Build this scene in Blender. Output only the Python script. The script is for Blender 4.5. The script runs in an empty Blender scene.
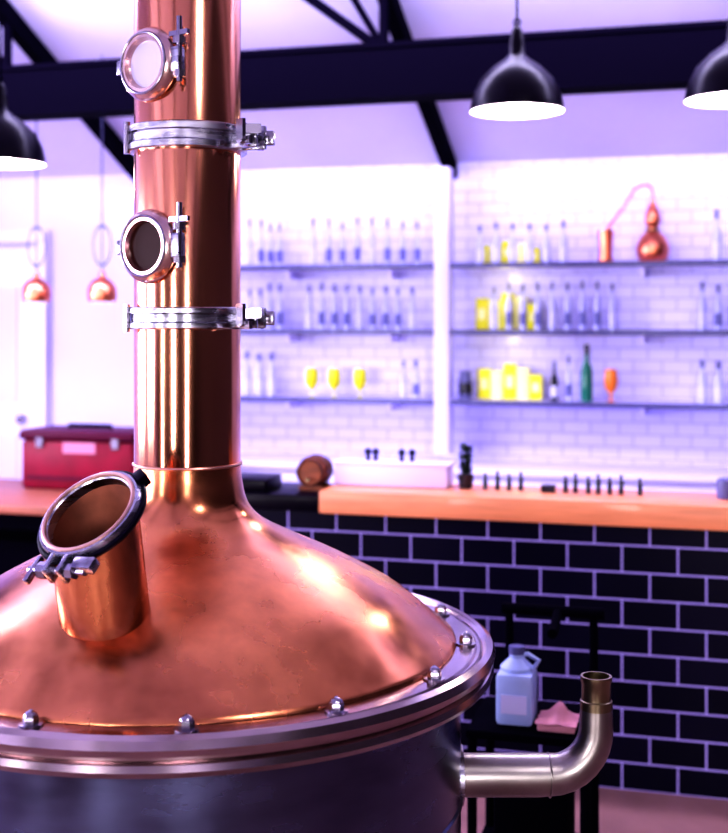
import bpy, bmesh, math, random
from mathutils import Vector, Matrix
random.seed(4)
S=bpy.context.scene
try:
    S.view_settings.view_transform='Standard'
    S.view_settings.exposure=0.0
    S.view_settings.look='High Contrast'
except Exception as e: print(e)

# ------------------------------------------------------------------ materials
def mat(name,col,rough=0.5,metal=0.0,spec=0.5,noise=0.0,nscale=8.0,bump=0.0,bscale=40.0,emit=None,estr=0.0,trans=0.0,ior=1.45,stretch=None,rnoise=0.0,coat=0.0):
    m=bpy.data.materials.new(name); m.use_nodes=True
    nt=m.node_tree; b=nt.nodes['Principled BSDF']
    b.inputs['Base Color'].default_value=(*col,1)
    b.inputs['Roughness'].default_value=rough
    b.inputs['Metallic'].default_value=metal
    b.inputs['Specular IOR Level'].default_value=spec
    b.inputs['Transmission Weight'].default_value=trans
    b.inputs['IOR'].default_value=ior
    b.inputs['Coat Weight'].default_value=coat
    if emit:
        b.inputs['Emission Color'].default_value=(*emit,1); b.inputs['Emission Strength'].default_value=estr
    tc=nt.nodes.new('ShaderNodeTexCoord'); mp=nt.nodes.new('ShaderNodeMapping')
    nt.links.new(tc.outputs['Object'],mp.inputs['Vector'])
    if stretch: mp.inputs['Scale'].default_value=stretch
    n=nt.nodes.new('ShaderNodeTexNoise'); n.inputs['Scale'].default_value=nscale; n.inputs['Detail'].default_value=5
    nt.links.new(mp.outputs['Vector'],n.inputs['Vector'])
    if noise>0:
        r=nt.nodes.new('ShaderNodeValToRGB')
        r.color_ramp.elements[0].position=0.3; r.color_ramp.elements[1].position=0.7
        r.color_ramp.elements[0].color=(*[c*(1-noise) for c in col],1)
        r.color_ramp.elements[1].color=(*[min(1,c*(1+noise*0.5)) for c in col],1)
        nt.links.new(n.outputs['Fac'],r.inputs['Fac']); nt.links.new(r.outputs['Color'],b.inputs['Base Color'])
    if rnoise>0:
        mr=nt.nodes.new('ShaderNodeMapRange')
        mr.inputs['To Min'].default_value=max(0.02,rough-rnoise); mr.inputs['To Max'].default_value=rough+rnoise
        mr.inputs['From Min'].default_value=0.3; mr.inputs['From Max'].default_value=0.7
        nt.links.new(n.outputs['Fac'],mr.inputs['Value']); nt.links.new(mr.outputs['Result'],b.inputs['Roughness'])
    if bump>0:
        n2=nt.nodes.new('ShaderNodeTexNoise'); n2.inputs['Scale'].default_value=bscale; n2.inputs['Detail'].default_value=2
        nt.links.new(mp.outputs['Vector'],n2.inputs['Vector'])
        bp=nt.nodes.new('ShaderNodeBump'); bp.inputs['Strength'].default_value=bump; bp.inputs['Distance'].default_value=0.01
        nt.links.new(n2.outputs['Fac'],bp.inputs['Height']); nt.links.new(bp.outputs['Normal'],b.inputs['Normal'])
    return m

def brickmat(name,c1,c2,mortar,w,h,ms,rough,axis='XZ',bump=0.4,off=(0,0),spec=0.5):
    m=bpy.data.materials.new(name); m.use_nodes=True
    nt=m.node_tree; b=nt.nodes['Principled BSDF']
    tc=nt.nodes.new('ShaderNodeTexCoord'); sp=nt.nodes.new('ShaderNodeSeparateXYZ'); cb=nt.nodes.new('ShaderNodeCombineXYZ')
    nt.links.new(tc.outputs['Object'],sp.inputs[0])
    nt.links.new(sp.outputs[axis[0]],cb.inputs['X']); nt.links.new(sp.outputs[axis[1]],cb.inputs['Y'])
    mp=nt.nodes.new('ShaderNodeMapping'); mp.inputs['Location'].default_value=(off[0],off[1],0)
    nt.links.new(cb.outputs[0],mp.inputs['Vector'])
    br=nt.nodes.new('ShaderNodeTexBrick')
    br.inputs['Color1'].default_value=(*c1,1); br.inputs['Color2'].default_value=(*c2,1); br.inputs['Mortar'].default_value=(*mortar,1)
    br.inputs['Scale'].default_value=1; br.inputs['Mortar Size'].default_value=ms; br.inputs['Mortar Smooth'].default_value=0.1
    br.inputs['Brick Width'].default_value=w; br.inputs['Row Height'].default_value=h
    nt.links.new(mp.outputs[0],br.inputs['Vector']); nt.links.new(br.outputs['Color'],b.inputs['Base Color'])
    bp=nt.nodes.new('ShaderNodeBump'); bp.invert=True; bp.inputs['Strength'].default_value=bump; bp.inputs['Distance'].default_value=0.004
    nt.links.new(br.outputs['Fac'],bp.inputs['Height']); nt.links.new(bp.outputs['Normal'],b.inputs['Normal'])
    b.inputs['Roughness'].default_value=rough
    b.inputs['Specular IOR Level'].default_value=spec
    return m

COP=mat('copper_polished',(0.90,0.39,0.23),0.16,1.0,noise=0.3,nscale=5,rnoise=0.05,stretch=(1,1,0.2),bump=0.04,bscale=9)
COPD=mat('copper_dome',(0.88,0.33,0.16),0.25,1.0,noise=0.5,nscale=6,rnoise=0.1,bump=0.10,bscale=12)
COPS=mat('copper_small',(0.8,0.26,0.15),0.3,1.0,noise=0.2)
COPIN=mat('copper_inside_oxidised',(0.40,0.15,0.09),0.5,0.8,noise=0.5)  # darker, duller copper for the neck interior
SOLD=mat('solder_seam',(0.75,0.48,0.38),0.35,1.0)
STEEL=mat('steel_brushed',(0.46,0.45,0.52),0.27,1.0,noise=0.35,nscale=12,stretch=(1,1,6),rnoise=0.08)
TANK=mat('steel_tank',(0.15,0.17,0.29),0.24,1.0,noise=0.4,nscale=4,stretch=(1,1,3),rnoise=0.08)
FLNG=mat('steel_flange_warm',(0.52,0.42,0.43),0.18,1.0,noise=0.25,nscale=6)
PORT=mat('port_ring_bronze',(0.70,0.50,0.46),0.24,1.0,noise=0.2)
PIPE=mat('steel_pipe_bronze',(0.38,0.35,0.32),0.33,1.0,noise=0.25,nscale=10)
BRASS=mat('brass_fitting',(0.30,0.26,0.16),0.3,1.0)
BOLT=mat('bolt_steel',(0.36,0.33,0.40),0.22,1.0)
GLD=mat('sight_glass_dark',(0.03,0.007,0.006),0.35,0.0,spec=0.08)  # dark colour stands in for the shaded inside behind the glass
GLL=mat('sight_glass_pale',(0.55,0.52,0.72),0.08,0.0,coat=0.5)  # pale colour stands in for brightness seen through the glass
WALL=mat('wall_white_paint',(0.62,0.59,0.97),0.7,noise=0.04,nscale=2)
WALLD=mat('wall_dark_plaster',(0.05,0.035,0.05),0.8,noise=0.2,nscale=3)
CEIL=mat('ceiling_white_boards',(0.66,0.63,0.90),0.7,noise=0.05,nscale=2)
FLOOR=mat('floor_concrete',(0.30,0.16,0.16),0.5,noise=0.3,nscale=3,bump=0.05)
BLK=mat('black_steel',(0.002,0.001,0.006),0.8,spec=0.03)
BLKG=mat('black_enamel',(0.003,0.001,0.008),0.3,spec=0.2)
SHIN=mat('shade_inside_white',(0.95,0.9,0.95),0.6,emit=(1.0,0.9,0.99),estr=1.4)  # emission stands in for bulb light on the white shade lining
BULB=mat('bulb_glow',(1,1,1),0.5,emit=(1.0,0.9,0.95),estr=18)
WOOD=mat('counter_wood',(0.80,0.30,0.14),0.35,noise=0.2,nscale=6,stretch=(0.6,6,6),coat=0.15)
WOODT=mat('table_wood',(0.36,0.13,0.08),0.45,noise=0.3,nscale=6,stretch=(0.6,6,6))
WOODD=mat('dark_wood',(0.28,0.08,0.03),0.45,noise=0.4,nscale=8,stretch=(1,6,6))
WHT=mat('white_gloss',(0.70,0.66,0.98),0.35)
TILEB=brickmat('tile_black_glazed',(0.002,0.001,0.010),(0.005,0.003,0.018),(0.40,0.33,0.72),0.185,0.0925,0.0035,0.35,spec=0.12)
TILEW=brickmat('tile_white_glazed',(0.66,0.63,0.97),(0.62,0.59,0.95),(0.42,0.38,0.74),0.15,0.066,0.004,0.25)
SHELF=mat('shelf_glass_edge',(0.08,0.08,0.20),0.25)
BOTW=mat('bottle_pale_glass',(0.52,0.53,0.90),0.15)
LAB=mat('label_slate',(0.15,0.15,0.38),0.6)
LABP=mat('label_pale',(0.6,0.6,0.85),0.6)
CAP=mat('cap_grey',(0.11,0.11,0.26),0.4)
YEL=mat('yellow_liqueur',(0.80,0.80,0.03),0.3)  # liqueur colour, shared with the boxes that imitate shelf glow
YELP=mat('yellow_pale',(0.95,0.95,0.40),0.4)
GRN=mat('green_glass',(0.01,0.16,0.11),0.1)
ORG=mat('orange_glass',(0.85,0.24,0.04),0.2)
DKB=mat('dark_bottle',(0.01,0.01,0.025),0.15)
RED=mat('red_lacquer',(0.20,0.002,0.025),0.45,noise=0.3,spec=0.3)
REDD=mat('red_dark',(0.07,0.003,0.025),0.45,spec=0.2)
PINK=mat('pink_cloth',(0.60,0.27,0.33),0.8,noise=0.2)
LABR=mat('case_label',(0.5,0.2,0.3),0.7)
BLUEW=mat('bluewhite_plastic',(0.48,0.58,0.95),0.35,noise=0.15)
LEAF=mat('leaf_dark',(0.02,0.05,0.03),0.5,noise=0.4)
HOOP=mat('hoop_dark',(0.03,0.02,0.03),0.4,0.8)

# ------------------------------------------------------------------ mesh builder
class MB:
    def __init__(s): s.v=[];s.f=[];s.m=[];s.sm=[];s.mats=[]
    def mi(s,m):
        if m not in s.mats: s.mats.append(m)
        return s.mats.index(m)
    def add(s,vs,fs,m,M=None,smooth=False):
        o=len(s.v); i=s.mi(m)
        for v in vs:
            v=Vector(v)
            if M is not None: v=M@v
            s.v.append(v)
        for f in fs:
            s.f.append([a+o for a in f]); s.m.append(i); s.sm.append(smooth)
    def box(s,c,d,m,M=None,rz=0,ch=0.0):
        x,y,z=[a/2 for a in d]
        R=Matrix.Translation(c)@Matrix.Rotation(rz,4,'Z')
        if M is not None: R=M@R
        if ch<=0:
            vs=[(-x,-y,-z),(x,-y,-z),(x,y,-z),(-x,y,-z),(-x,-y,z),(x,-y,z),(x,y,z),(-x,y,z)]
            fs=[(0,3,2,1),(4,5,6,7),(0,1,5,4),(1,2,6,5),(2,3,7,6),(3,0,4,7)]
            s.add(vs,fs,m,R)
        else:
            bm=bmesh.new(); bmesh.ops.create_cube(bm,size=1)
            for v in bm.verts: v.co=Vector((v.co.x*d[0],v.co.y*d[1],v.co.z*d[2]))
            bmesh.ops.bevel(bm,geom=list(bm.edges),offset=ch,segments=2,affect='EDGES',profile=0.5)
            bm.verts.index_update()
            s.add([v.co.copy() for v in bm.verts],[[v.index for v in f.verts] for f in bm.faces],m,R,True)
            bm.free()
    def lathe(s,prof,m,M=None,seg=40,smooth=True,closed=False):
        vs=[];rings=[]
        for r,z in prof:
            if r<1e-6:
                rings.append([len(vs)]); vs.append((0,0,z))
            else:
                rings.append(list(range(len(vs),len(vs)+seg)))
                for k in range(seg):
                    a=2*math.pi*k/seg; vs.append((r*math.cos(a),r*math.sin(a),z))
        fs=[]
        n=len(rings)
        for i in range(n if closed else n-1):
            A=rings[i];B=rings[(i+1)%n]
            for k in range(seg):
                k2=(k+1)%seg
                if len(A)==1 and len(B)==1: continue
                if len(A)==1: fs.append((A[0],B[k2],B[k]))
                elif len(B)==1: fs.append((A[k],A[k2],B[0]))
                else: fs.append((A[k],A[k2],B[k2],B[k]))
        s.add(vs,fs,m,M,smooth)
    def cyl(s,p0,p1,r0,m,r1=None,seg=16,M=None):
        p0=Vector(p0);p1=Vector(p1); r1=r0 if r1 is None else r1
        d=p1-p0; L=d.length
        T=Matrix.Translation(p0)@d.to_track_quat('Z','Y').to_matrix().to_4x4()
        if M is not None: T=M@T
        s.lathe([(0,0),(r0,0),(r1,L),(0,L)],m,T,seg)
    def ring(s,R,r,m,M=None,seg=48,n=10,sz=1.0):
        s.lathe([(R+r*math.cos(2*math.pi*k/n),sz*r*math.sin(2*math.pi*k/n)) for k in range(n)],m,M,seg,closed=True)
    def sphere(s,c,r,m,sc=(1,1,1),M=None,seg=20):
        T=Matrix.Translation(c)@Matrix.Diagonal((*sc,1))
        if M is not None: T=M@T
        n=seg//2
        s.lathe([(r*math.sin(math.pi*k/n) if 0<k<n else 0,-r*math.cos(math.pi*k/n)) for k in range(n+1)],m,T,seg)
    def tube(s,pts,r,m,seg=14,M=None,cap=True):
        pts=[Vector(p) for p in pts]; n=len(pts)
        rs=r if isinstance(r,(list,tuple)) else [r]*n
        tang=[]
        for i in range(n):
            a=pts[max(0,i-1)];b=pts[min(n-1,i+1)]; tang.append((b-a).normalized())
        up=Vector((0,0,1)) if abs(tang[0].z)<0.9 else Vector((0,1,0))
        nx=tang[0].cross(up).normalized()
        vs=[];fs=[]
        for i in range(n):
            t=tang[i]; nx=(nx-t*nx.dot(t)).normalized(); ny=t.cross(nx)
            for k in range(seg):
                a=2*math.pi*k/seg; vs.append(pts[i]+(nx*math.cos(a)+ny*math.sin(a))*rs[i])
        for i in range(n-1):
            for k in range(seg):
                k2=(k+1)%seg
                fs.append((i*seg+k,i*seg+k2,(i+1)*seg+k2,(i+1)*seg+k))
        if cap:
            fs.append(tuple(range(seg))); fs.append(tuple((n-1)*seg+k for k in range(seg)))
        s.add(vs,fs,m,M,True)
    def prism(s,poly,y0,y1,m,axis='Y'):
        n=len(poly)
        if axis=='Y': vs=[(a,y0,b) for a,b in poly]+[(a,y1,b) for a,b in poly]
        elif axis=='X': vs=[(y0,a,b) for a,b in poly]+[(y1,a,b) for a,b in poly]
        fs=[tuple(range(n)),tuple(range(2*n-1,n-1,-1))]+[(i,(i+1)%n,n+(i+1)%n,n+i) for i in range(n)]
        s.add(vs,fs,m)
    def done(s,name,loc=(0,0,0),parent=None,world=False,ang=35):
        me=bpy.data.meshes.new(name)
        off=Vector(loc) if world else Vector((0,0,0))
        me.from_pydata([v-off for v in s.v],[],s.f)
        for m in s.mats: me.materials.append(m)
        me.polygons.foreach_set('material_index',s.m); me.polygons.foreach_set('use_smooth',s.sm)
        bm=bmesh.new(); bm.from_mesh(me); bmesh.ops.recalc_face_normals(bm,faces=bm.faces); bm.to_mesh(me); bm.free()
        me.set_sharp_from_angle(angle=math.radians(ang)); me.update()
        o=bpy.data.objects.new(name,me); S.collection.objects.link(o)
        if parent: o.parent=parent
        else: o.location=loc
        if parent and not world: o.location=loc
        return o

def spline(pts,n=8):
    out=[]
    P=[pts[0]]+list(pts)+[pts[-1]]
    for i in range(1,len(P)-2):
        p0,p1,p2,p3=[Vector(p) for p in (P[i-1],P[i],P[i+1],P[i+2])]
        for k in range(n):
            t=k/n
            out.append(0.5*((2*p1)+(p2-p0)*t+(2*p0-5*p1+4*p2-p3)*t*t+(3*p1-p0-3*p2+p3)*t**3))
    out.append(Vector(P[-2])); return out

# ------------------------------------------------------------------ room shell
XL,XR,YB,YF=-6.0,3.5,6.7,-3.0
ZB=2.47; SL=0.42; YR=2.0
def cz(y): return ZB+SL*(YB-y) if y>=YR else ZB+SL*(YB-YR)-SL*(YR-y)
b=MB(); b.box(((XL+XR)/2,(YB+YF)/2,-0.05),(XR-XL+0.4,YB-YF+0.4,0.1),FLOOR); b.done('floor')
b=MB(); b.box(((XL+XR)/2,YB+0.1,ZB/2),(XR-XL+0.4,0.2,ZB),WALL); b.done('wall_back')
# front wall (behind the photographer) with three tall windows added to streak the copper
b=MB(); H=cz(YF); fw=[(-4.6,-4.0),(-1.9,-1.35),(1.0,1.5)]; fz0,fz1=0.3,2.25
b.prism([(XL-.2,0),(XR+.2,0),(XR+.2,fz0),(XL-.2,fz0)],YF-0.2,YF,WALLD)
b.prism([(XL-.2,fz1),(XR+.2,fz1),(XR+.2,H),(XL-.2,H)],YF-0.2,YF,WALLD)
xs=[XL-.2]+[v for w_ in fw for v in w_]+[XR+.2]
for i in range(0,len(xs),2): b.prism([(xs[i],fz0),(xs[i+1],fz0),(xs[i+1],fz1),(xs[i],fz1)],YF-0.2,YF,WALLD)
b.done('wall_front')
for i,(a,c) in enumerate(fw):
    b=MB(); cx=(a+c)/2
    for xx in (a+.02,c-.02): b.box((xx,YF-0.1,(fz0+fz1)/2),(0.04,0.06,fz1-fz0),BLK)
    for zz in (fz0+.02,(fz0+fz1)/2,fz1-.02): b.box((cx,YF-0.1,zz),(c-a,0.05,0.04),BLK)
    b.done('window_%d'%(i+3),(cx,YF-.1,(fz0+fz1)/2),world=True)
b=MB()
for (ya,yb) in ((YB+0.2,YR),(YR,YF-0.2)):
    za,zb=cz(ya),cz(yb)
    b.add([(XL-.2,ya,za),(XR+.2,ya,za),(XR+.2,yb,zb),(XL-.2,yb,zb),(XL-.2,ya,za+.1),(XR+.2,ya,za+.1),(XR+.2,yb,zb+.1),(XL-.2,yb,zb+.1)],
      [(0,3,2,1),(4,5,6,7),(0,1,5,4),(1,2,6,5),(2,3,7,6),(3,0,4,7)],CEIL)
b.done('ceiling')
b=MB(); b.prism([(YF,0),(YB,0),(YB,cz(YB)),(YR,cz(YR)),(YF,cz(YF))],XR,XR+0.2,WALLD,'X'); b.done('wall_right')
b=MB(); wz0,wz1=0.9,2.4; wins=[(-1.6,0.4),(1.4,3.6)]  # unseen openings added in the left wall to admit area light
b.prism([(YF,0),(YB,0),(YB,wz0),(YF,wz0)],XL-0.2,XL,WALL,'X')
ys=[YF,wins[0][0],wins[0][1],wins[1][0],wins[1][1],YB]
for a,c in ((ys[0],ys[1]),(ys[2],ys[3]),(ys[4],ys[5])): b.prism([(a,wz0),(c,wz0),(c,wz1),(a,wz1)],XL-0.2,XL,WALL,'X')
b.prism([(YF,wz1),(YB,wz1),(YB,cz(YB)),(YR,cz(YR)),(YF,cz(YF))],XL-0.2,XL,WALL,'X')
b.done('wall_left')
for i,(a,c) in enumerate(wins):
    b=MB(); cy=(a+c)/2; w=c-a; cx=XL-0.1
    for yy in (a+.03,cy,c-.03): b.box((cx,yy,(wz0+wz1)/2),(0.08,0.06,wz1-wz0),BLK)
    for zz in (wz0+.03,(wz0+wz1)/2,wz1-.03): b.box((cx,cy,zz),(0.07,w,0.06),BLK)
    b.done('window_%d'%(i+1),(cx,cy,(wz0+wz1)/2),world=True)
b=MB(); b.box((XR/2-1.4,YB-0.006,ZB/2),(XR+2.8,0.012,ZB-0.005),TILEW); b.done('trim_1')
b=MB(); b.box((-4.35,YB-0.021,1.02),(0.86,0.04,2.04),WHT)
for xx in (-4.81,-3.89): b.box((xx,YB-0.031,1.04),(0.07,0.06,2.08),WHT)
b.box((-4.35,YB-0.031,2.11),(0.99,0.06,0.07),WHT)
for zz in (0.55,1.45): b.box((-4.35,YB-0.045,zz),(0.6,0.012,0.7),WALL)
b.sphere((-4.02,YB-0.07,1.0),0.03,BOLT); b.done('door_1',(-4.35,YB-0.02,0),world=True)
b=MB(); b.box((-3.2,YB-0.015,0.06),(0.8,0.03,0.12),WHT); b.done('baseboard_back')

# beam and rafters
b=MB()
L=XR-XL-0.01; xm=(XL+XR)/2; z0,z1=2.56,2.80
b.box((xm,5.2,z0+0.012),(L,0.16,0.024),BLK); b.box((xm,5.2,z1-0.012),(L,0.16,0.024),BLK)
b.box((xm,5.17,(z0+z1)/2),(L,0.08,z1-z0-0.04),BLK)
b.done('steel_beam',(xm,5.2,z0),world=True)
for X in (-5.08,-3.22,-1.36,0.5,2.36):
    b=MB()
    def slant(ya,yb,w,h,zoff=0.0):
        za,zb=cz(ya)-zoff,cz(yb)-zoff
        b.add([(X-w/2,ya,za-h),(X+w/2,ya,za-h),(X+w/2,yb,zb-h),(X-w/2,yb,zb-h),(X-w/2,ya,za),(X+w/2,ya,za),(X+w/2,yb,zb),(X-w/2,yb,zb)],
          [(0,3,2,1),(4,5,6,7),(0,1,5,4),(1,2,6,5),(2,3,7,6),(3,0,4,7)],BLK)
    slant(6.69,YR,0.065,0.09,0.004)
    slant(YR,YF+0.01,0.065,0.09,0.004)
    b.tube([(X,5.2,z1),(X,5.2,cz(5.2)-0.08)],0.022,BLK,8)
    b.tube([(X-0.03,5.2,z1),(X-0.42,5.2,cz(5.2)-0.01)],0.022,BLK,8)
    b.tube([(X-0.01,5.2,z1),(X-0.18,5.2,cz(5.2)-0.01)],0.016,BLK,8)
    b.done('roof_rafter',(X,5.2,cz(5.2)),world=True)

# ------------------------------------------------------------------ pot still
YAW=math.radians(15.58)
still=bpy.data.objects.new('copper_pot_still',None); S.collection.objects.link(still)
still.location=(-1.058,2.404,0); still.rotation_euler=(0,0,YAW)
b=MB()
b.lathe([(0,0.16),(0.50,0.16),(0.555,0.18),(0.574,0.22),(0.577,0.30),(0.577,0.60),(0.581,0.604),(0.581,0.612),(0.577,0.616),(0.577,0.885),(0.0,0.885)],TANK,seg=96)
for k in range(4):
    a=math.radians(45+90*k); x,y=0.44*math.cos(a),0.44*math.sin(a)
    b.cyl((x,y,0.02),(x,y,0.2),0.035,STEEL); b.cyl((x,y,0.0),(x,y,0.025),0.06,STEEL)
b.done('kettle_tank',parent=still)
b=MB()
b.lathe([(0.545,0.928),(0.606,0.926),(0.610,0.921),(0.616,0.921),(0.620,0.928),(0.632,0.934),(0.643,0.928),(0.649,0.914),(0.645,0.902),(0.632,0.898),(0.632,0.893),(0.641,0.888),(0.645,0.877),(0.637,0.866),(0.618,0.862),(0.572,0.862),(0.545,0.88)],FLNG,seg=120,closed=True)
for k in range(14):
    a=math.radians(-90+25.7*k)+math.radians(8)
    M=Matrix.Translation((0.587*math.cos(a),0.587*math.sin(a),0.926))
    b.lathe([(0,0),(0.021,0),(0.021,0.004),(0.014,0.005),(0,0.005)],BOLT,M,16)
    b.lathe([(0.0135,0.003),(0.0135,0.015),(0.010,0.022),(0.0,0.028)],BOLT,M,6,smooth=False)
b.done('rim_flange',parent=still)
b=MB()
prof=[(0.568,0.928),(0.566,0.935)]+[tuple(p) for p in spline([(0.560,0.94),(0.532,0.963),(0.45,1.028),(0.34,1.089),(0.24,1.136),(0.165,1.174),(0.128,1.212),(0.115,1.262),(0.112,1.30)],8)]
b.lathe(prof,COPD,seg=128)
b.done('copper_dome',parent=still,ang=60)
b=MB()
b.lathe([(0.112,1.29),(0.112,2.95),(0.10,2.99),(0.06,3.02),(0,3.03)],COP,seg=96)
b.ring(0.113,0.0035,SOLD,Matrix.Translation((0,0,1.297)),96,8)
b.done('copper_column',parent=still)
def column_clamp(z,h,name):
    b=MB()
    T=Matrix.Translation((0,0,z))
    b.lathe([(0.11,-h/2),(0.122,-h/2),(0.126,-h/2+0.003),(0.126,-h*0.22),(0.121,-h*0.16),(0.121,h*0.16),(0.126,h*0.22),(0.126,h/2-0.003),(0.122,h/2),(0.11,h/2)],STEEL,T,96,closed=True)
    M=T@Matrix.Rotation(math.radians(-24),4,'Z')
    for s_ in (-1,1): b.box((0.148,s_*0.018,0),(0.06,0.010,h*0.9),STEEL,M,ch=0.002)
    for zz in (-h*0.25,h*0.25):
        b.cyl((0.156,-0.055,zz),(0.156,0.05,zz),0.006,BOLT,M=M,seg=10)
        b.cyl((0.156,-0.04,zz),(0.156,-0.024,zz),0.012,BOLT,M=M,seg=6)
        b.cyl((0.156,0.024,zz),(0.156,0.038,zz),0.012,BOLT,M=M,seg=6)
    b.box((0.176,-0.045,0.010),(0.045,0.008,0.020),BOLT,M,rz=0.5)
    b.box((0.170,-0.05,-0.014),(0.036,0.008,0.016),BOLT,M,rz=-0.5)
    b.box((0.162,-0.058,0.008),(0.022,0.008,0.042),BOLT,M,rz=-0.4)
    b.box((0.178,0.03,0.0),(0.026,0.02,0.03),BOLT,M,rz=0.3,ch=0.003)
    M=T@Matrix.Rotation(math.radians(-157),4,'Z')
    b.cyl((0.129,0,-h/2-0.006),(0.129,0,h/2+0.006),0.007,BOLT,M=M)
    b.done(name,parent=still)
column_clamp(1.978,0.054,'clamp_upper'); column_clamp(1.604,0.046,'clamp_lower')
def port(z,glass,name):
    b=MB(); ph=math.radians(35); k=-0.012
    d=Vector((-math.sin(ph),-math.cos(ph),0)); s_=Vector((math.cos(ph),-math.sin(ph),0)); u=Vector((0,0,1))
    M=Matrix(((s_.x,u.x,d.x,0),(s_.y,u.y,d.y,0),(s_.z,u.z,d.z,z),(0,0,0,1)))@Matrix.Translation((0,0,k))
    b.lathe([(0.052,0.085),(0.056,0.12),(0.056,0.125),(0.046,0.125),(0.046,0.09)],COP,M,40)
    b.lathe([(0.048,0.116),(0.064,0.116),(0.072,0.120),(0.076,0.128),(0.072,0.137),(0.064,0.144),(0.052,0.144),(0.049,0.136),(0.047,0.130)],PORT,M,56,closed=True)
    b.ring(0.0615,0.003,BOLT,M@Matrix.Translation((0,0,0.144)),48,8)
    b.lathe([(0,0.131),(0.050,0.131)],glass,M,40)
    b.box((0.082,0,0.128),(0.022,0.05,0.02),STEEL,M,ch=0.003)
    b.cyl((0.088,-0.045,0.13),(0.088,0.085,0.13),0.006,BOLT,M=M,seg=10)
    b.cyl((0.088,0.03,0.13),(0.088,0.044,0.13),0.013,BOLT,M=M,seg=8)
    b.box((0.088,0.052,0.13),(0.05,0.010,0.008),BOLT,M)
    b.cyl((0.088,-0.036,0.13),(0.088,-0.022,0.13),0.012,BOLT,M=M,seg=8)
    b.box((-0.078,0,0.128),(0.014,0.03,0.016),STEEL,M,ch=0.003)
    b.done(name,parent=still)
port(2.122,GLL,'sight_port_upper'); port(1.75,GLD,'sight_port_lower')
# manway neck: near-vertical tube cut obliquely by the clamped mouth
b=MB()
n=Vector((-0.36,-0.56,0.75)).normalized()
xa=Vector((0,0,1)).cross(n).normalized(); ya=n.cross(xa)
C=Vector((-0.118,-0.385,1.247))
M=Matrix(((xa.x,ya.x,n.x,C.x),(xa.y,ya.y,n.y,C.y),(xa.z,ya.z,n.z,C.z),(0,0,0,1)))@Matrix.Scale(1.02,4)
ax=Vector((-0.08,-0.14,0.97)).normalized()
def neck(r,s0,s1,m,cap=False):
    N=64; vs=[];fs=[]; K=6
    for j in range(K+1):
        s_=s0+(s1-s0)*j/K
        for k in range(N):
            a=2*math.pi*k/N
            p=C+xa*(r*math.cos(a))+ya*(r*math.sin(a))-n*0.006-ax*s_
            vs.append(p)
    for j in range(K):
        for k in range(N):
            k2=(k+1)%N; fs.append((j*N+k,j*N+k2,(j+1)*N+k2,(j+1)*N+k))
    if cap: fs.append(tuple(K*N+k for k in range(N)))
    b.add(vs,fs,m,smooth=True)
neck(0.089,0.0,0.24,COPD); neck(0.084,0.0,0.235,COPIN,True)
b.lathe([(0.081,-0.010),(0.093,-0.012),(0.099,-0.006),(0.1,0.004),(0.096,0.012),(0.086,0.014),(0.081,0.008)],STEEL,M,72,closed=True)
b.ring(0.1015,0.006,BLKG,M@Matrix.Translation((0,0,-0.002)),72,8)
b.ring(0.0875,0.0045,SOLD,M@Matrix.Translation((0,0,0.012)),72,8)
MR=M@Matrix.Rotation(math.radians(-84),4,'Z')
for s_ in (-1,1): b.box((0.117,s_*0.016,0),(0.038,0.010,0.036),STEEL,MR,ch=0.003)
b.cyl((0.122,-0.065,0),(0.122,0.06,0),0.007,BOLT,M=MR,seg=10)
b.cyl((0.122,-0.040,0),(0.122,-0.022,0),0.015,BOLT,M=MR,seg=8)
b.cyl((0.122,0.022,0),(0.122,0.038,0),0.014,BOLT,M=MR,seg=6)
b.box((0.122,-0.055,0.0),(0.055,0.010,0.014),BOLT,MR,ch=0.003)
b.box((0.112,0.055,0.004),(0.024,0.045,0.02),STEEL,MR,ch=0.003)
MR2=M@Matrix.Rotation(math.radians(60),4,'Z')
b.box((0.108,0,0),(0.02,0.03,0.024),BLKG,MR2,ch=0.003)
b.done('manway_neck',parent=still)
b=MB()
pz=0.637
path=[(0.56,0,pz),(0.66,0,pz),(0.74,0,pz)]
R=0.10
for k in range(1,9):
    a=math.radians(90*k/8); path.append((0.765+R*math.sin(a),0,pz+R*(1-math.cos(a))))
path+= [(0.865,0,pz+0.14)]
b.tube(path,[0.045]*3+[0.044-0.001*k for k in range(1,9)]+[0.034],PIPE,28)
b.ring(0.0445,0.002,PIPE,Matrix.Translation((0.765,0,pz))@Matrix.Rotation(math.pi/2,4,'Y'),32)
b.lathe([(0.05,0),(0.062,0),(0.062,0.012),(0.05,0.014)],STEEL,Matrix.Translation((0.57,0,pz))@Matrix.Rotation(math.pi/2,4,'Y'),32,closed=True)
b.lathe([(0.0,0.0),(0.034,0.0),(0.034,0.018),(0.031,0.02),(0.031,0.055),(0.033,0.058),(0.033,0.07),(0.028,0.07),(0.028,0.05),(0,0.05)],BRASS,Matrix.Translation((0.865,0,pz+0.14)),28)
b.done('outlet_pipe',parent=still)

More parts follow.
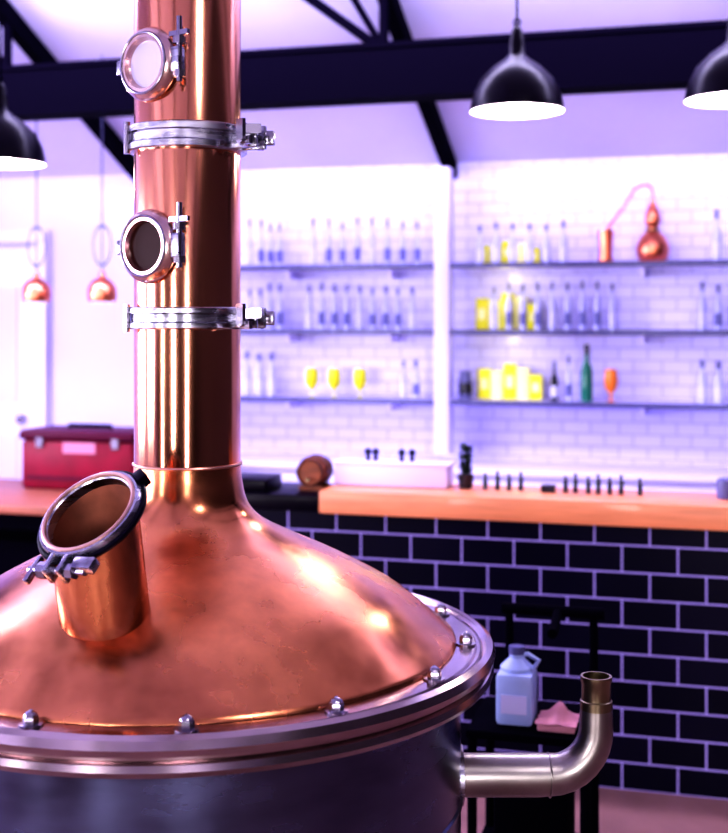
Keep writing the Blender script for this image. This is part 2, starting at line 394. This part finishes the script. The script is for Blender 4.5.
# ------------------------------------------------------------------ bar
CT=0.983
b=MB(); b.box((-0.1,4.42,(CT-0.083)/2),(3.7,0.30,CT-0.083),TILEB); b.done('bar_counter_base',(0,0,0))
b=MB(); b.box((0.25,4.40,CT-0.041),(3.2,0.34,0.082),WOOD,ch=0.006); b.done('bar_countertop')
b=MB(); b.box((-1.655,4.42,0.9305),(0.59,0.32,0.06),BLKG,ch=0.005)
b.box((-1.75,4.37,0.985),(0.36,0.18,0.05),BLKG,ch=0.008)
b.done('bar_drip_counter')
def on(name,fn,loc):
    b=MB(); fn(b); return b.done(name,(loc[0],loc[1],loc[2]+0.001))
def cask(b):
    M=Matrix.Translation((0,0,0.068))@Matrix.Rotation(math.pi/2,4,'X')@Matrix.Translation((0,0,-0.07))
    p=[(0,0.006),(0.044,0.006),(0.046,0)]+[(0.046+0.012*math.sin(math.pi*k/8),0.14*k/8) for k in range(9)]+[(0.044,0.134),(0,0.134)]
    b.lathe(p,WOODD,M,28)
    for z in (0.01,0.045,0.095,0.13): 
        r=0.0465+0.012*math.sin(math.pi*z/0.14); b.lathe([(r,z-0.005),(r+0.003,z-0.005),(r+0.003,z+0.005),(r,z+0.005)],HOOP,M,28,closed=True)
    b.cyl((0,-0.07,0.045),(0,-0.095,0.045),0.006,BRASS)
    for y in (-0.045,0.045): b.box((0,y,0.009),(0.09,0.014,0.018),WOODD)
on('wooden_cask',cask,(-1.425,4.42,0.9605))
def wbox(b):
    b.box((0,0,0.04),(0.43,0.12,0.08),WHT,ch=0.006); b.box((0,0,0.084),(0.45,0.13,0.010),WHT,ch=0.003)
    for x in (-0.1,-0.07,0.03,0.07):
        b.cyl((x,0,0.088),(x,0,0.115),0.008,DKB); b.sphere((x,0,0.122),0.014,DKB)
on('white_dispenser_box',wbox,(-1.125,4.45,CT))
def plant(b):
    b.lathe([(0,0),(0.024,0),(0.03,0.05),(0.026,0.05),(0.02,0.01)],DKB,seg=18)
    for k in range(110):
        a=random.uniform(0,6.28); r=random.uniform(0.005,0.03); z=random.uniform(0.05,0.15)
        t=Vector((math.cos(a),math.sin(a),0.8))*0.02; p=Vector((r*math.cos(a)*0.5,r*math.sin(a)*0.5,z)); sd=Vector((-math.sin(a),math.cos(a),0))*0.009
        b.add([p,p+t*0.5+sd,p+t,p+t*0.5-sd],[(0,1,2,3)],LEAF)
    b.tube([(0,0,0.03),(0.003,0,0.09),(0,0,0.16)],0.004,LEAF,6)
on('potted_herb',plant,(-0.85,4.44,CT))
def jar(b,x,y,h=0.062,r=0.009):
    b.lathe([(0,0),(r,0),(r,h*0.6),(r*0.6,h*0.75),(r*0.6,h),(0,h)],DKB,Matrix.Translation((x,y,0)),12)
def jars(b,xs):
    for i,x in enumerate(xs): jar(b,x,0,0.058+0.01*(i%2))
on('bitters_bottle_row',lambda b:jars(b,[-0.075,-0.03,0.012,0.055]),(-0.70,4.42,CT))
on('bitters_bottle_row',lambda b:(jars(b,[-0.12,-0.085,-0.04,-0.005,0.035,0.075,0.14]),b.box((-0.18,0,0.012),(0.05,0.05,0.024),DKB)),(-0.365,4.42,CT))
on('glass_jar',lambda b:b.lathe([(0,0),(0.03,0),(0.034,0.05),(0.03,0.065),(0.022,0.07),(0,0.072)],CAP,seg=20),(0.065,4.42,CT))

# ------------------------------------------------------------------ back shelves
b=MB(); b.box((-1.365,6.50,0.83+(ZB-0.83)/2),(0.08,0.13,ZB-0.83-0.10),WHT,ch=0.004); b.done('trim_2')
ZS=[1.90,1.546,1.172]
def shelf(x0,x1,z,name):
    b=MB(); b.box(((x0+x1)/2,6.565,z-0.011),(x1-x0,0.25,0.022),WHT); 
    b.box(((x0+x1)/2,6.437,z-0.011),(x1-x0,0.012,0.026),SHELF)
    xs=[x0+0.35*(x1-x0),x0+0.8*(x1-x0)] if x1<0 else [-0.32,0.25,0.8]
    for x in xs: b.box((x,6.60,z-0.045),(0.02,0.17,0.05),WHT)
    b.done(name,((x0+x1)/2,6.565,z),world=True)
for z in ZS:
    shelf(-2.72,-1.41,z,'glass_shelf'); shelf(-1.32,1.3,z,'glass_shelf')
def bottle(b,x,y,h,r,body,lab,cap,sq=False):
    M=Matrix.Translation((x,y,0))
    b.lathe([(0,0),(r,0),(r,h*0.5),(r*0.85,h*0.6),(r*0.40,h*0.7),(r*0.38,h*0.86),(0,h*0.86)],body,M,16)
    b.lathe([(r*1.02,h*0.10),(r*1.03,h*0.11),(r*1.03,h*0.36),(r*1.02,h*0.37)],lab,M,16)
    b.lathe([(r*0.45,h*0.82),(r*0.45,h),(0,h)],cap,M,12)
def row(x0,z,xs,h,r,lab=None,body=None,cap=None,name='bottle_row'):
    b=MB()
    for i,x in enumerate(xs):
        bottle(b,x-x0,random.uniform(-0.015,0.01),h*random.uniform(0.9,1.05),r,body or BOTW,(lab or (LAB if i%4 else LABP)),cap or CAP)
    b.done(name,(x0,6.56,z+0.001))
def rng(a,c,st): 
    o=[];x=a
    while x<=c: o.append(x); x+=st
    return o
row(-1.85,ZS[0],rng(-2.5,-2.3,0.06)+rng(-2.12,-1.5,0.085),0.26,0.017)
row(-1.85,ZS[1],rng(-2.5,-2.3,0.06)+rng(-2.15,-1.5,0.074),0.25,0.019)
row(-2.40,ZS[2],[-2.52,-2.45,-2.37],0.25,0.024,LABP)
row(-1.56,ZS[2],[-1.6,-1.53],0.2,0.02)
row(-0.7,ZS[1],rng(-1.10,-0.42,0.078),0.25,0.018)
row(0.2,ZS[1],rng(-0.02,0.95,0.078),0.25,0.02)
row(0.2,ZS[2],rng(-0.02,0.95,0.08),0.22,0.024,LABP)
row(0.35,ZS[0],rng(0.05,0.95,0.1),0.26,0.024,LABP)
def wine(b,x,col):
    M=Matrix.Translation((x,0,0))
    b.lathe([(0,0),(0.026,0),(0.006,0.006),(0.005,0.035),(0.024,0.05),(0.038,0.08),(0.038,0.13),(0.033,0.16),(0,0.16)],col,M,20)
def ygl(b):
    for x in (-0.12,0.01,0.16): wine(b,x,YEL)
on('yellow_cocktail_glasses',ygl,(-2.0,6.52,ZS[2]))
def ybox(b,xs,h):  # yellow boxes stand in for the soft yellow glow on the shelves
    for i,x in enumerate(xs):
        hh=h*(0.85,0.8,1.0,0.9,0.7)[i%5]
        b.box((x,0,hh*0.5),(0.066,0.05,hh),(YEL,YELP)[i%2],ch=0.003)
        b.box((x,-0.026,hh*0.5),(0.04,0.003,hh*0.35),YELP)
on('yellow_gift_boxes',lambda b:ybox(b,[-0.14,-0.07,0.0,0.07,0.14],0.13),(-1.04,6.65,ZS[0]))
on('yellow_gift_boxes',lambda b:ybox(b,[-0.14,-0.07,0.0,0.07,0.14],0.20),(-1.04,6.65,ZS[1]))
on('yellow_gift_boxes',lambda b:ybox(b,[-0.14,-0.07,0.0,0.07,0.14],0.19),(-1.02,6.60,ZS[2]))
row(-0.9,ZS[0],rng(-1.18,-0.65,0.09),0.22,0.02,LABP)
def can(b):
    b.lathe([(0,0),(0.034,0),(0.036,0.005),(0.036,0.11),(0.03,0.12),(0.03,0.15),(0,0.155)],CAP,seg=24); b.lathe([(0.037,0.03),(0.037,0.09)],DKB,seg=24)
on('cocktail_shaker',can,(-1.25,6.52,ZS[2]))
on('liquor_bottle',lambda b:bottle(b,0,0,0.21,0.02,DKB,LABP,CAP),(-0.775,6.53,ZS[2]))
on('liquor_bottle',lambda b:bottle(b,0,0,0.24,0.016,BOTW,LAB,CAP),(-0.70,6.53,ZS[2]))
on('liquor_bottle',lambda b:bottle(b,0,0,0.30,0.03,GRN,GRN,DKB),(-0.605,6.52,ZS[2]))
def og(b): b.lathe([(0,0),(0.026,0),(0.005,0.008),(0.006,0.04),(0.03,0.07),(0.036,0.11),(0.03,0.17),(0,0.17)],ORG,seg=24)
on('orange_cocktail_glass',og,(-0.48,6.52,ZS[2]))
def alembic(b):
    b.lathe([(p[0],max(0.0,p[1])) for p in spline([(0.0,0.0),(0.055,0.0),(0.078,0.03),(0.082,0.08),(0.06,0.13),(0.032,0.16),(0.03,0.18),(0.04,0.21),(0.036,0.25),(0.016,0.30),(0.010,0.34)],5)],COPS,seg=32)
    b.ring(0.034,0.006,BRASS,Matrix.Translation((0,0,0.165)),24)
    b.tube([(0,0,0.33),(0,0,0.37),(-0.02,0,0.40),(-0.06,0,0.40),(-0.10,0,0.37),(-0.15,0,0.28),(-0.2,0,0.22),(-0.235,0,0.17)],0.008,COPS,10)
    M=Matrix.Translation((-0.24,0,0))
    b.lathe([(0,0),(0.034,0),(0.038,0.01),(0.032,0.05),(0.036,0.12),(0.042,0.17),(0.038,0.17),(0.03,0.1),(0,0.1)],COPS,M,28)
on('miniature_copper_alembic',alembic,(-0.268,6.54,ZS[0]))
b=MB(); b.box((-0.7,6.47,0.4),(4.0,0.42,0.8),WHT,ch=0.004); b.box((-0.7,6.46,0.815),(4.04,0.45,0.03),WHT,ch=0.004)
for k in range(6): b.box((-2.36+0.66*k,6.255,0.42),(0.6,0.012,0.66),WALL)
b.done('back_bar_cabinet',(0,0,0))

# ------------------------------------------------------------------ pendants
def pendant(X,Y,z,name='pendant_lamp',r=0.168):
    b=MB(); k=1.15
    out=[(r,0),(r*0.985,0.02),(r*0.93,0.055),(r*0.78,0.10),(r*0.5,0.14),(r*0.25,0.165),(0.028,0.18),(0.028,0.21),(0.02,0.25),(0.012,0.265),(0.0,0.27)]
    b.lathe([(a,c*k) for a,c in out],BLKG,seg=56)
    b.lathe([(r,0),(r*0.97,0.002),(r*0.90,0.055),(r*0.75,0.095),(r*0.45,0.135),(0.0,0.15)],SHIN,seg=56)
    b.sphere((0,0,0.035),0.045,BULB); b.cyl((0,0,0.07),(0,0,0.15),0.016,BLK)
    top=cz(Y)-z
    b.cyl((0,0,0.29),(0,0,top),0.004,BLK,seg=8); b.cyl((0,0,top-0.03),(0,0,top),0.03,BLK)
    b.ring(0.012,0.003,BLK,Matrix.Translation((0,0,0.32))@Matrix.Rotation(math.pi/2,4,'X'),16,6)
    b.done(name,(X,Y,z),ang=50)
    l=bpy.data.lights.new('pendant_light','POINT'); l.energy=8; l.color=(1,0.85,0.82); l.shadow_soft_size=0.04
    o=bpy.data.objects.new('pendant_light',l); o.location=(X,Y,z-0.03); S.collection.objects.link(o)
pendant(-0.656,4.4,2.35); pendant(0.094,4.4,2.355); pendant(-2.57,4.1,2.19)
def cpend(X,Y,z):
    b=MB(); top=cz(Y)-z
    b.lathe([(0.066,-0.045),(0.074,-0.01),(0.07,0.03),(0.05,0.06),(0.02,0.078),(0.014,0.11),(0,0.115)],COPS,seg=32)
    b.lathe([(0.066,-0.045),(0.06,-0.045),(0.066,0.0),(0.045,0.05),(0,0.06)],SHIN,seg=32)
    b.sphere((0,0,-0.01),0.03,WHT)
    b.cyl((0,0,0.11),(0,0,top),0.004,CAP,seg=8)
    b.ring(0.05,0.004,CAP,Matrix.Translation((0,0,0.24))@Matrix.Diagonal((1,1,2.0,1))@Matrix.Rotation(math.pi/2,4,'X'),28,6)
    b.done('copper_pendant_lamp',(X,Y,z))
cpend(-3.30,5.6,1.735); cpend(-2.93,5.6,1.735)

# ------------------------------------------------------------------ table with red case
b=MB(); b.box((-3.15,5.47,0.72),(1.3,0.85,0.04),WOODT,ch=0.005); b.box((-3.15,5.47,0.66),(1.2,0.75,0.08),BLK)
for x in (-3.7,-2.6):
    for y in (5.10,5.82): b.box((x,y,0.35),(0.05,0.05,0.70),BLK)
for x in (-3.7,-2.6): b.box((x,5.46,0.2),(0.04,0.72,0.04),BLK)
b.box((-3.15,5.47,0.3),(1.05,0.6,0.5),BLK)
b.done('wooden_table')
def red(b):
    b.box((0,0,0.125),(0.62,0.3,0.25),RED,ch=0.02); b.box((0,0,0.275),(0.64,0.32,0.05),REDD,ch=0.015)
    b.box((0.02,-0.153,0.215),(0.18,0.006,0.055),LABR)
    b.box((0,-0.152,0.06),(0.56,0.006,0.015),REDD)
    for x in (-0.2,0.22): b.box((x,-0.156,0.24),(0.04,0.012,0.05),BOLT)
    b.tube([(-0.31,0,0.16),(-0.36,0,0.15),(-0.36,0,0.03),(-0.31,0,0.02)],0.018,BLK,8)
    b.tube([(-0.12,0,0.29),(-0.12,0,0.315),(0.12,0,0.315),(0.12,0,0.29)],0.01,BLK,8)
on('red_tool_case',red,(-3.05,5.70,0.741))

# ------------------------------------------------------------------ utility stand behind pipe
b=MB()
for x in (-0.15,0.15):
    for y in (-0.14,0.14): b.tube([(x,y,0.0),(x,y,0.5)],0.013,BLK,10)
for z in (0.12,0.49): b.box((0,0,z),(0.33,0.31,0.022),BLK,ch=0.004)
for x in (-0.09,0.15): b.tube([(x,0.12,0.5),(x,0.12,0.77)],0.012,BLK,10)
b.tube([(-0.11,0.12,0.77),(0.18,0.12,0.77)],0.016,BLK,10)
b.tube([(0.05,0.12,0.77),(0.05,0.02,0.74),(0.05,-0.02,0.74)],0.014,BLK,10)
b.box((0,0,0.22),(0.2,0.2,0.18),BLK,ch=0.01)
b.done('utility_stand',(-0.457,3.40,0))
def jug(b):
    b.box((0,0,0.07),(0.10,0.11,0.14),BLUEW,ch=0.012); b.lathe([(0.045,0.135),(0.045,0.15),(0.02,0.175),(0.02,0.19),(0,0.19)],BLUEW,seg=20)
    b.cyl((0,0,0.185),(0,0,0.205),0.022,CAP); b.box((0,-0.056,0.06),(0.07,0.003,0.05),WHT)
    b.tube([(0.04,0,0.135),(0.06,0,0.17),(0.03,0,0.185),(0.01,0,0.18)],0.007,BLUEW,8)
on('plastic_jug',jug,(-0.50,3.35,0.502))
def cloth(b):
    N=14
    vs=[];fs=[]
    for i in range(N):
        for j in range(N):
            u,v=i/(N-1)-.5,j/(N-1)-.5
            vs.append((u*0.11,v*0.12,0.022+0.045*math.exp(-12*(u*u+v*v))+0.006*math.sin(13*u+5*v)*math.cos(9*v)))
    for i in range(N-1):
        for j in range(N-1): fs.append((i*N+j,(i+1)*N+j,(i+1)*N+j+1,i*N+j+1))
    b.add(vs,fs,PINK,smooth=True); b.box((0,0,0.011),(0.1,0.11,0.02),PINK,ch=0.004)
on('folded_cloth',cloth,(-0.385,3.33,0.502))

# ------------------------------------------------------------------ lights
def area(name,loc,target,sx,sy,e,col=(1,1,1)):
    l=bpy.data.lights.new(name,'AREA'); l.shape='RECTANGLE'; l.size=sx; l.size_y=sy; l.energy=e; l.color=col
    o=bpy.data.objects.new(name,l); o.location=loc
    o.rotation_euler=(Vector(target)-Vector(loc)).to_track_quat('-Z','Y').to_euler(); S.collection.objects.link(o)
LIL=(0.71,0.64,1.0)
area('bar_ceiling_light',(-1.0,4.6,3.25),(-1.0,6.7,0.9),5.0,0.5,195,LIL)  # unseen area light added to wash the back wall
area('room_light_left',(-4.4,3.6,3.3),(-4.0,6.7,1.0),1.5,0.8,95,LIL)  # unseen fill added for the left end of the back wall
area('window_daylight_1',(XL-0.3,2.5,1.65),(0,2.5,1.4),2.1,1.4,230,(0.82,0.78,1.0))  # fill light added outside the invented left opening
area('window_daylight_2',(XL-0.3,-0.6,1.65),(0,0.4,1.4),1.9,1.4,190,(0.82,0.78,1.0))  # second fill added outside the left wall
for a,c in fw: area('window_daylight_front',((a+c)/2,YF-0.3,1.28),((a+c)/2,0,1.28),c-a,1.9,95,(0.98,0.9,0.98))  # fills added behind the invented front openings, for copper highlights
area('room_light_front',(1.2,0.6,3.9),(-0.6,3.2,0.6),0.5,2.0,62,(0.98,0.88,0.97))  # unseen overhead fill added, aimed past the still
for z in (ZS[0],ZS[1]):  # yellow point lights added to make the shelf glow, no fixtures
    l=bpy.data.lights.new('shelf_puck_light','POINT'); l.energy=0.35; l.color=(1,0.95,0.25); l.shadow_soft_size=0.02
    o=bpy.data.objects.new('shelf_puck_light',l); o.location=(-1.04,6.50,z-0.06); S.collection.objects.link(o)
w=bpy.data.worlds.new('World'); S.world=w; w.use_nodes=True
w.node_tree.nodes['Background'].inputs[0].default_value=(0.75,0.72,1.0,1); w.node_tree.nodes['Background'].inputs[1].default_value=1.5

# ------------------------------------------------------------------ camera
c=bpy.data.cameras.new('Camera'); co=bpy.data.objects.new('Camera',c); S.collection.objects.link(co)
co.location=(0,0,1.6); co.rotation_euler=(math.radians(90),0,YAW)
c.sensor_fit='VERTICAL'; c.sensor_height=36; c.lens=36*1228/833; c.shift_y=-96.5/833
c.dof.use_dof=True; c.dof.focus_distance=2.4; c.dof.aperture_fstop=2.7
S.camera=co
